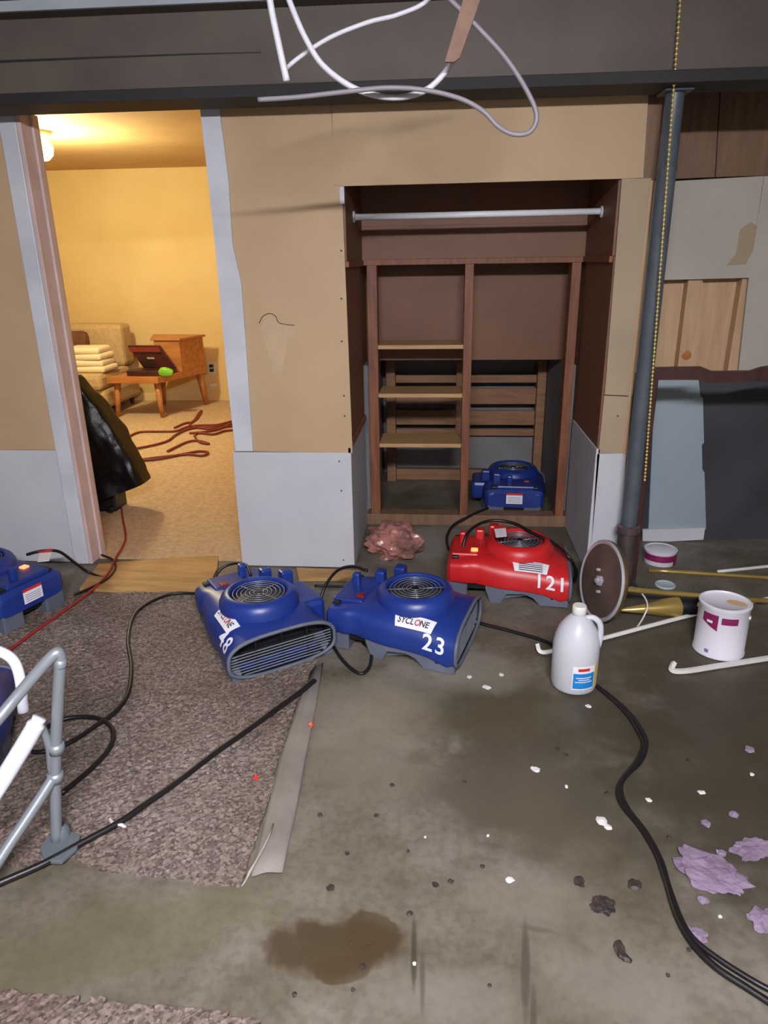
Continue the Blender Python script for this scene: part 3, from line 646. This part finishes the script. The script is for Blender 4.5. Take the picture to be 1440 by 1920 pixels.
for i, (a0, a1) in enumerate(((-96, -56), (-90, -60), (-98, -54))): wrap('print_line', a0, a1, .074-i*.008, .077-i*.008, .0789, white_lab, lb, 8)

# ------------------------------------------------------------------ paint can
cp = fl(1346, 1217)
pc = empty('paint_can', (cp.x, cp.y, 0), -.62); tag(pc, 'white gallon paint can with purple label and drips on its lid', 'paint can')
CR, CHh = .091, .202
lathe('can_body', [(.001, .001), (CR-.003, .001), (CR, .003), (CR, .008), (CR-.003, .012), (CR-.003, CHh-.012), (CR, CHh-.008), (CR, CHh), (CR-.006, CHh+.002), (CR-.010, CHh-.005)], white_can, pc, 40)
lathe('lid', [(CR-.009, CHh-.006), (CR-.014, CHh-.001), (CR-.020, CHh-.005), (.001, CHh-.005)], white_can, pc, 36)
V = [Vector((.036+(.032+.01*noise.noise((math.cos(a), math.sin(a), 4)))*math.cos(a)*1.1, .014+.022*math.sin(a), CHh-.0035)) for a in [i*2*math.pi/20 for i in range(20)]]
mapped('paint_spill', V, [list(range(20))], lambda q: q, paint_drip, pc)
V, Fc = grid(16, 6, -124, -86, 0, 1)
mapped('purple_label', V, Fc, lambda q: Vector(((CR-.0018)*math.cos(math.radians(q.x)), (CR-.0018)*math.sin(math.radians(q.x)), .115+(.062-.0)*q.y + (1-q.y)*(.028*(1-(q.x+124)/38)))), purple_lab, pc)
wrap('purple_band', -79, -42, .146, .172, CR-.0018, purple_lab, pc); wrap('print_mark', -112, -98, .142, .152, CR-.0012, white_lab, pc, 6); wrap('print_mark', -108, -98, .020, .034, CR-.0018, ink_grey, pc, 6)
for s in (-1, 1): lathe('handle_ear', [(0, .006), (.009, .005), (.010, 0)], chrome, pc, 12, axis_m((s*(CR-.003), 0, .16), (s, 0, 0)))
cp2 = fl(1236, 1053); p2 = empty('paint_can', (cp2.x, cp2.y, 0)); tag(p2, 'low white and purple paint can behind the dark wooden frame', 'paint can')
lathe('can_body', [(.001, .001), (.072, .001), (.074, .004), (.074, .060), (.077, .064), (.077, .070), (.069, .071), (.065, .066)], white_can, p2, 32)
lathe('lid', [(.067, .067), (.061, .070), (.001, .067)], white_can, p2, 28); wrap('purple_label', -175, -5, .024, .056, .0746, purple_lab, p2, 20); wrap('purple_label', -52, -2, .004, .056, .0748, purple_lab, p2, 10)
lp = fl(1247, 1098); cl_ = empty('can_lid', (lp.x, lp.y, 0)); tag(cl_, 'pale round lid lying flat beside the dark wooden frame', 'lid')
lathe('disc', [(.001, .004), (.034, .004), (.038, .006)], mat('lid_pale', (176, 190, 194), .4), cl_, 28); lathe('lid_rim', [(.036, .005), (.041, .009), (.045, .006), (.045, .001)], mat('lid_pale', (176, 190, 194), .4), cl_, 28)

# ------------------------------------------------------------------ dark wooden frame, door slab, loose trim
fr = empty('wooden_frame', (.91, 2.98, 0)); tag(fr, 'tall dark brown wooden frame with a scalloped top rail beside the post', 'frame')
part(box('leg', (.856, 3.04, 0), (.896, 3.075, .955), wood_frame, None, .004), fr)
part(wpoly('top_rail', [(1218, 690), (1316, 688), (1338, 697), (1410, 696), (1432, 689), (1452, 686), (1600, 688), (1660, 700), (1660, 740), (1560, 716), (1440, 714), (1330, 718), (1312, 712), (1218, 713)], 3.036, .028, wood_frame), fr)
part(box('leg', (1.62, 3.04, 0), (1.66, 3.075, .955), wood_frame, None, .004), fr)
sd = tag(wpoly('door_slab', [(1228, 712), (1310, 713), (1313, 742), (1318, 746), (1320, 830), (1316, 834), (1317, 880), (1321, 886), (1324, 992), (1216, 992)], YR-.045, .03, pale_door), 'pale blue-grey door slab with hinge notches leaning behind the dark frame', 'door slab')
tag(wpoly('trim_board', [(1205, 993), (1322, 990), (1319, 1012), (1205, 1018)], YR-.06, .015, trim_white), 'white painted trim board lying under the pale door slab', 'trim board')
tag(tube('white_stick', [fl(1345, 1072, .008), fl(1450, 1061, .008), fl(1560, 1050, .008)], .008, white_enamel, None, 8, 3), 'thin white stick on the floor behind the dark wooden frame', 'stick')
# ------------------------------------------------------------------ brass lamp lying on its side
DC = Vector((.652, 2.672, .168)); dn = Vector((-.93, -.26, .17)).normalized()
bl = empty('floor_lamp', (DC.x, DC.y, 0)); tag(bl, 'brass floor lamp lying on its side with its round base upright', 'floor lamp')
M = axis_m(DC, dn)
part(lathe('base_plate', [(.001, .004), (.150, .002), (.158, .0)], plate_brown, None, 48, M), bl)
part(lathe('base_rim', [(.150, .004), (.160, .008), (.166, .002), (.166, -.010), (.160, -.02), (.10, -.032), (.03, -.045)], chrome, None, 48, M), bl)
part(lathe('base_skirt', [(.1665, -.001), (.1665, -.012), (.161, -.021), (.10, -.034), (.001, -.05)], brass_old, None, 48, M), bl)
part(lathe('nut', [(.001, .026), (.010, .026), (.012, .018), (.022, .016), (.022, .003)], chrome, None, 6, M, False), bl)
for a in (.9, 3.7): 
    q = M @ Vector((.045*math.cos(a), .045*math.sin(a), .003)); part(lathe('bolt', [(.001, .014), (.006, .014), (.007, 0)], chrome, None, 8, axis_m(q, dn), False), bl)
e0 = fl(1180, 1105, .12); e1 = fl(1440, 1127, .022); dd = (e1-e0)
part(tube('pole', [DC-dn*.03, e0, e1, e1+dd*.5], .011, brass, None, 12, 8), bl)
tag(tube('brass_rod', [fl(1216, 1069, .01), fl(1330, 1076, .01), fl(1440, 1083, .01), fl(1560, 1091, .01)], .0095, brass, None, 10, 3), 'long brass rod on the floor beyond the upright lamp base', 'rod')
c0 = fl(1163, 1144, .04); c1 = fl(1272, 1138, .043); ax = (c1-c0); ln_ = ax.length
cn = empty('lamp_finial', (c0.x, c0.y, 0)); tag(cn, 'pointed brass cone with a dark socket lying by the lamp base', 'lamp part')
Mc = axis_m(c0, ax)
part(lathe('cone', [(.001, 0), (.006, .006), (ln_*.0+.022, ln_*.45), (.036, ln_*.72), (.041, ln_*.92), (.041, ln_), (.03, ln_)], brass, None, 32, Mc), cn)
part(lathe('socket', [(.034, ln_), (.036, ln_+.01), (.036, ln_+.10), (.03, ln_+.105), (.001, ln_+.105)], black_pl, None, 24, Mc), cn)
tag(tube('lamp_wire', [fl(x, y, z) for x, y, z in [(1168, 1104, .10), (1188, 1102, .10), (1206, 1116, .09), (1214, 1136, .07), (1206, 1158, .03), (1192, 1180, .006)]], .0035, white_enamel, None, 6, 8), 'thin white wire looping over the brass cone', 'wire')
# curtain rods
def curtain(px, label):
    p = [fl(x, y, z) for x, y, z in px]; bm = bmesh.new(); pts = catmull(p, 6)
    return tag(obj('curtain_rod', tubebm(bm, pts, .010, 4), white_enamel), label, 'curtain rod', 'white curtain rods on the floor')
curtain([(1008, 1208, .03), (1014, 1222, .012), (1040, 1219, .012), (1120, 1199, .012), (1300, 1152, .012), (1440, 1122, .012), (1560, 1098, .012)], 'white curtain rod passing behind the jug and the paint can')
curtain([(1264, 1242, .03), (1260, 1256, .014), (1285, 1258, .012), (1350, 1248, .012), (1440, 1234, .012), (1560, 1214, .012)], 'white curtain rod with a bent end in front of the paint can')

# ------------------------------------------------------------------ grey tubular stand
ft = fl(112, 1592)
tsn = empty('tubular_stand', (ft.x, ft.y, 0)); tag(tsn, 'grey tubular metal stand with a white sleeve and flat foot on the carpet', 'stand')
TP = lambda x, y, Y: wl(x, y, Y)
def tp(n, pts, r, m, nn=8): return part(tube(n, pts, r, m, None, 12, nn), tsn)
tp('post', [TP(106, 1578, 1.35), TP(104, 1450, 1.36), TP(108, 1330, 1.36), TP(114, 1235, 1.36)], .0135, tube_grey)
tp('rail', [TP(114, 1250, 1.36), TP(112, 1228, 1.36), TP(98, 1230, 1.35), TP(40, 1296, 1.31), TP(0, 1344, 1.27), TP(-60, 1415, 1.2)], .0135, tube_grey)
tp('rail', [TP(104, 1452, 1.36), TP(60, 1520, 1.30), TP(0, 1610, 1.22), TP(-50, 1690, 1.15)], .0135, tube_grey)
tp('bent_tube', [TP(-40, 1212, 1.5), TP(0, 1222, 1.5), TP(26, 1240, 1.5), TP(38, 1275, 1.48), TP(44, 1335, 1.46)], .0135, tube_white)
tp('white_sleeve', [TP(74, 1346, 1.34), TP(60, 1372, 1.33), TP(30, 1422, 1.30), TP(0, 1470, 1.27), TP(-50, 1545, 1.2)], [.016]*4+[.021]*29, tube_white)
tp('hook_tube', [TP(72, 1352, 1.34), TP(82, 1370, 1.35), TP(92, 1400, 1.355), TP(96, 1440, 1.36), TP(104, 1456, 1.36)], .009, tube_grey)
for x, y in ((106, 1402), (104, 1456)):
    c = TP(x, y, 1.36); tp('clamp', [c+Vector((0, 0, -.012)), c+Vector((0, 0, .012))], .019, tube_grey, 0)
part(prism('foot', [fl(x, y, .016) for x, y in [(76, 1596), (88, 1576), (128, 1562), (152, 1572), (146, 1596), (116, 1622), (84, 1620)]], (0, 0, .012), foot_grey, None, .003), tsn)
part(lathe('foot_cup', [(.022, .026), (.020, .05), (.0115, .06)], foot_grey, None, 16, Matrix.Translation((ft.x, ft.y+.02, 0))), tsn)

# ------------------------------------------------------------------ crumpled things and litter
def crumple(name, c, rx, ry, rz, rot, m, seed, amp=.35, sub=3, freq=2.2, parent=None):
    bm = bmesh.new(); bmesh.ops.create_icosphere(bm, subdivisions=sub, radius=1)
    for v in bm.verts:
        k = 1+amp*noise.noise(v.co*freq+Vector((seed*3.1, 0, 0)))+amp*.5*noise.noise(v.co*freq*2.7+Vector((0, seed*2.3, 0)))
        p = v.co*k; p = Vector((p.x*rx, p.y*ry, p.z*rz)); p.rotate(Matrix.Rotation(rot, 3, 'Z')); v.co = Vector((c.x+p.x, c.y+p.y, max(.0008, rz*.75+p.z)))
    return obj(name, bm, m, parent, False)
b_ = fl(738, 1045); pk = tag(crumple('insulation_bag', Vector((b_.x, b_.y+.03, 0)), .14, .10, .095, -.3, bag_pink, 3, .3, 4, 2.6), 'crumpled clear bag of pink insulation at the closet corner', 'bag')
crumple('bag_fold', Vector((b_.x-.03, b_.y-.045, .09)), .035, .03, .025, .4, bag_pink, 9, .5, 2, 2, pk)
def litter(name, px, rpx, flat, m, label, cat, group, seed, asp=.6, rot=0.0, z=.006):
    c = fl(*px); r = (fl(px[0]+rpx, px[1])-c).length
    return tag(crumple(name, c, r, r*asp*1.6, max(z, r*flat), rot, m, seed, .5, 4 if rpx > 14 else 2, 2.0 if rpx > 14 else 2.4), label, cat, group)
G1 = 'purple foam scraps'
litter('foam_scrap', (1326, 1640), 62, .16, foam, 'largest lumpy purple foam scrap beside the snaking cord', 'foam scrap', G1, 1, .42, -.55)
litter('foam_scrap', (1440, 1732), 34, .2, foam, 'thick pale purple foam scrap on the open concrete', 'foam scrap', G1, 2, .5, -.5)
litter('foam_scrap', (1306, 1756), 17, .15, foam, 'small round purple foam scrap touching the snaking cord', 'foam scrap', G1, 3, .6)
litter('foam_scrap', (1412, 1594), 40, .12, foam, 'thin ragged purple foam scrap on the damp concrete', 'foam scrap', G1, 4, .35, .3)
for i, p in enumerate([(1322, 1546), (1405, 1408), (1352, 1602), (1318, 1690), (1376, 1530)]): litter('foam_crumb', p, 9, .2, foam, 'tiny purple foam crumb on the damp concrete', 'foam crumb', 'tiny foam crumbs', 10+i)
for i, (p, r, a) in enumerate([((1086, 1656), 10, .7), ((1132, 1700), 21, .6), ((1190, 1661), 12, .7), ((1162, 1783), 10, 1.3), ((1172, 1798), 7, 1.2)]): litter('dead_leaf', p, r, .12, leaf, ['small oval dark leaf beside the largest dead leaf', 'largest crumpled dark dead leaf on the concrete', 'dark leaf with a pale rim next to the snaking cord', 'thin dark twig-like leaf on bare concrete', 'tail piece of the thin twig-like leaf'][i], 'leaf', 'dead leaves on the concrete', 30+i, a, i)
for i, (x, y, r) in enumerate([(735, 1473, 5), (620, 1666, 8), (816, 1660, 7), (845, 1654, 6), (651, 1601, 5), (768, 1714, 6), (679, 1814, 7), (659, 1770, 3), (691, 1770, 3), (552, 1866, 5), (662, 1857, 4), (600, 1529, 5), (706, 1530, 5), (765, 1597, 3), (870, 1467, 4), (1045, 1405, 5), (1062, 1416, 4), (918, 1849, 4), (905, 1626, 5), (1138, 1488, 5), (1290, 1426, 4), (1255, 1572, 5), (1292, 1782, 5), (1252, 1830, 4)]):
    litter('dirt_crumb', (x, y), r, .3, leaf, 'small dark crumb of dirt on the concrete', 'dirt crumb', 'dirt crumbs', 50+i, .6, i*1.3, .003)
for i, (x, y, r) in enumerate([(1004, 1444, 9), (955, 1651, 8), (1128, 1542, 12), (1140, 1552, 8), (915, 1568, 3), (797, 1571, 3), (1216, 1501, 6), (1315, 1487, 7), (1410, 1453, 5), (777, 1808, 4), (1103, 1325, 6), (998, 1441, 4), (1062, 1476, 4), (1350, 1720, 4), (962, 1652, 3), (880, 1270, 6), (940, 1266, 6), (912, 1290, 8)]):
    litter('white_chip', (x, y), r, .25, bit_white, 'small white chip on the concrete', 'chip', 'white chips on the concrete', 80+i, .5, i*.9, .003)
litter('red_bead', (480, 1463), 4, .8, mat('bead', (226, 50, 40), .4), 'tiny red bead on the brown carpet', 'bead', None, 120, .7, 0, .012)
litter('orange_chip', (583, 1365), 6, .3, brick_orange, 'orange chip on the padding strip', 'chip', None, 121, .5, .5, .014)

# ------------------------------------------------------------------ next room
# black plastic over a leaning thing
bk = empty('covered_load', (-2.05, 3.85, 0)); tag(bk, 'black plastic bag draped over a load just inside the doorway', 'covered load')
lev = [(.815, -2.40, -2.04, 3.78, .16), (.79, -2.42, -2.03, 3.78, .20), (.64, -2.44, -1.925, 3.78, .22), (.52, -2.45, -1.86, 3.78, .24), (.39, -2.46, -1.80, 3.78, .24), (.27, -2.46, -1.755, 3.78, .24), (.19, -2.46, -1.735, 3.78, .24)]
bm = bmesh.new(); RR = []; NK, NL = 72, 34
for L_ in range(NL):
    z = lev[0][0]+(lev[-1][0]-lev[0][0])*L_/(NL-1)
    for a_, b_ in zip(lev, lev[1:]):
        if a_[0] >= z >= b_[0]-1e-6: t = (a_[0]-z)/(a_[0]-b_[0]); xa, xb, yc, dp = [p+(q-p)*t for p, q in zip(a_[1:], b_[1:])]; break
    ring = []
    for k in range(NK):
        a = 2*math.pi*k/NK; cx_, hw = (xa+xb)/2, (xb-xa)/2
        f = lambda q: math.copysign(abs(q)**.4, q)
        x = cx_+hw*f(math.cos(a)); y = yc+dp/2+dp/2*f(math.sin(a)); q = .030*noise.noise((x*6+z*4, y*6, z*3))+.014*noise.noise((x*15, y*15, z*13))+.012*abs(noise.noise((x*22+z*9, y*9, z*8)))
        ring.append(bm.verts.new((x+q*.35, y+q, z-(.14*max(0, (-1.735-x)/.4)*max(0, min(1, (.45-z)/.26))))))
    RR.append(ring)
for a, b in zip(RR, RR[1:]):
    for k in range(NK): bm.faces.new((a[k], a[(k+1) % NK], b[(k+1) % NK], b[k]))
bm.faces.new(RR[0])
part(obj('plastic_cover', bm, bag_black, None, True), bk)
part(box('load_base', (-2.30, 3.86, .005), (-1.93, 4.02, .30), black_pl, None, .01), bk)
part(tube('caster', [(-1.97, 3.84, .02), (-1.93, 3.80, .035), (-1.925, 3.79, .06)], .012, black_pl, None, 8, 6), bk)
# lamp
lw = empty('ceiling_lamp', (LWARM.x, LWARM.y, HC)); tag(lw, 'glowing round ceiling lamp in the yellow room', 'lamp')
lathe('canopy', [(.09, 0), (.09, -.02), (.05, -.04)], white_enamel, lw, 24)
bulb = lathe('bulb', [(.03, -.035), (.07, -.06), (.09, -.10), (.08, -.15), (.05, -.18), (.001, -.19)], bulb_w, lw, 24); bulb.visible_shadow = True
bpy.data.objects['warm_bulb_light'].location = (LWARM.x, LWARM.y, HC-.27)
for pos, st_ in ((LMAIN, TUBE_EMIT),):
    h = empty('strip_light_offscreen', pos, .45); tag(h, 'white twin-tube strip light on the basement ceiling', 'lamp')
    box('fixture_body', (-.62, -.06, -.045), (.62, .06, 0), white_enamel, h, .004)
    for y in (-.035, .035): tube('light_tube_offscreen', [(-.60, y, -.07), (.60, y, -.07)], .019, mat('tube_glow%d' % st_, (255, 250, 244), .4, emit=st_, ecol=(244, 243, 250)), h, 10, 0)
    for x in (-.60, .60): box('tube_holder', (x-.012, -.06, -.095), (x+.012, .06, -.04), white_enamel, h, .002)
# sofa
so = empty('sofa', (-3.75, 6.85, 0)); SOFA = so; tag(so, 'beige upholstered sofa against the yellow wall', 'sofa')
for n, a, b in (('base', (-4.6, 6.50, .09), (-3.12, 7.33, .28)), ('seat_cushion', (-3.82, 6.46, .28), (-3.13, 7.15, .43)), ('seat_cushion', (-4.55, 6.46, .28), (-3.83, 7.15, .43)), ('back_cushion', (-3.72, 7.05, .43), (-3.13, 7.30, .84)), ('back_cushion', (-4.5, 7.05, .43), (-3.73, 7.30, .84))):
    part(box(n, a, b, fabric, None, .04), so)
for x in (-4.5, -3.2): 
    for y in (6.56, 7.25): part(lathe('leg', [(.02, .008), (.025, .1)], wood_frame, None, 10, Matrix.Translation((x, y, 0))), so)
SOFA.location.x -= .07
cb = box('throw_cushion', (-.22, -.06, -.18), (.22, .06, .18), fabric_br, None, .05); cb.location = (-3.73, 6.93, .61); cb.rotation_euler = (-.25, 0, .1); tag(cb, 'brown throw cushion on the beige sofa', 'cushion')
for i in range(4):
    t_ = box('folded_towel', (-.21+.012*i, -.15, 0), (.21-.012*i, .15, .058), towel, None, .022); t_.location = (-3.40+.012*(i % 2)*(-1)**i, 6.72, .432+.058*i); t_.rotation_euler = (0, 0, .08*(i % 2)-.04)
    tag(t_, ['white folded towel at the bottom of the stack', 'white folded towel second from the bottom of the stack', 'white folded towel second from the top of the stack', 'white folded towel on top of the stack'][i], 'towel', 'folded towels on the sofa')
# step table
tb = empty('step_table', (-2.7, 6.8, 0), .0); tag(tb, 'orange-brown wooden step table with splayed legs', 'table')
A = fl(225, 782, .008); ZT = .40
part(prism('lower_top', [(-3.17, 6.52, ZT-.06), (-2.66, 6.50, ZT-.06), (-2.42, 7.20, ZT-.06), (-2.93, 7.24, ZT-.06)], (0, 0, .06), wood_orange, None, .004), tb)
part(prism('upper_box', [(-2.80, 6.86, ZT), (-2.545, 6.845, ZT), (-2.425, 7.20, ZT), (-2.93, 7.24, ZT), (-2.86, 7.05, ZT)], (0, 0, .30), wood_orange, None, .004), tb)
part(prism('upper_top', [(-2.83, 6.845, ZT+.30), (-2.53, 6.825, ZT+.30), (-2.40, 7.22, ZT+.30), (-2.96, 7.26, ZT+.30)], (0, 0, .022), wood_orange, None, .004), tb)
for top, bot in (((-3.10, 6.60, ZT-.06), (-3.13, 6.58, .008)), ((-2.70, 6.58, ZT-.06), (-2.675, 6.55, .008)), ((-2.48, 7.14, ZT-.06), (-2.45, 7.19, .008)), ((-2.88, 7.18, ZT-.06), (-2.91, 7.2, .008))):
    part(tube('leg', [top, bot], [.034, .020], wood_orange, None, 10, 0), tb)
# open case with green thing
cs = empty('open_case', (-2.8, 6.7, ZT)); tag(cs, 'open dark case with a reddish lid on the step table', 'case')
part(prism('tray', [(-2.99, 6.58, ZT), (-2.62, 6.56, ZT), (-2.58, 6.80, ZT), (-2.94, 6.82, ZT)], (0, 0, .05), case_dk, None, .006), cs)
part(prism('lid', [(-2.90, 6.77, ZT+.05), (-2.57, 6.75, ZT+.05), (-2.69, 6.70, ZT+.27), (-3.01, 6.72, ZT+.27)], (0, .04, 0), case_dk, None, .006), cs)
part(prism('lid_band', [(-2.985, 6.716, ZT+.21), (-2.675, 6.696, ZT+.21), (-2.69, 6.694, ZT+.255), (-3.0, 6.714, ZT+.255)], (0, .006, 0), cable_rd2, None), cs)
part(prism('buckle', [(-2.83, 6.73, ZT+.14), (-2.76, 6.728, ZT+.14), (-2.765, 6.724, ZT+.155), (-2.835, 6.726, ZT+.155)], (0, .01, 0), chrome, None), cs)
gx = tag(crumple('green_pouch', Vector((-2.60, 6.56, 0)), .075, .03, .05, 0, green, 40, .2, 2), 'small bright green pouch on the edge of the step table', 'pouch'); gx.location.z = ZT
ol = empty('wall_outlet', wl(398, 690, 7.45)); tag(ol, 'white wall outlet on the yellow wall', 'outlet')
box('cover_plate', (-.04, -.008, -.06), (.04, 0, .06), white_enamel, ol, .002); box('plug', (-.02, -.045, -.035), (.02, -.006, -.005), black_pl, ol, .004); box('plug', (-.02, -.045, .012), (.02, -.006, .04), black_pl, ol, .004)
box('plug', (-.03, -.03, -.20), (.03, -.002, -.16), white_enamel, ol, .004)
# red cords
G2 = 'red extension cords in the yellow room'; RC = .0095
for px, lab in (([(238, 820), (262, 810), (300, 809), (330, 808), (352, 800), (380, 797), (410, 796), (440, 788)], 'dark red cord lying straight along the carpet towards the table'),
                ([(250, 842), (290, 834), (315, 826), (330, 815), (352, 805), (375, 801), (400, 800), (440, 794)], 'dark red cord bending up from the covered load to the tangle'),
                ([(255, 864), (300, 860), (350, 850), (375, 846), (390, 848), (380, 854), (350, 852), (300, 857), (262, 862)], 'dark red cord folded into a long narrow loop'),
                ([(314, 846), (330, 838), (350, 829), (370, 826), (392, 832), (375, 829), (365, 818), (372, 812), (400, 814), (420, 808), (440, 806)], 'dark red cord zigzagging in the middle of the tangle'),
                ([(327, 802), (345, 794), (362, 790), (372, 776), (378, 770), (370, 784), (356, 797), (390, 804), (425, 800), (445, 798)], 'dark red cord rising to a point below the step table'),
                ([(355, 812), (380, 810), (405, 806), (425, 798), (445, 790)], 'short dark red cord crossing the tangle')):
    floor_cord('extension_cord', [(x, y, .02) for x, y in px], RC, cable_rd2, lab, 'cord', G2, 6)
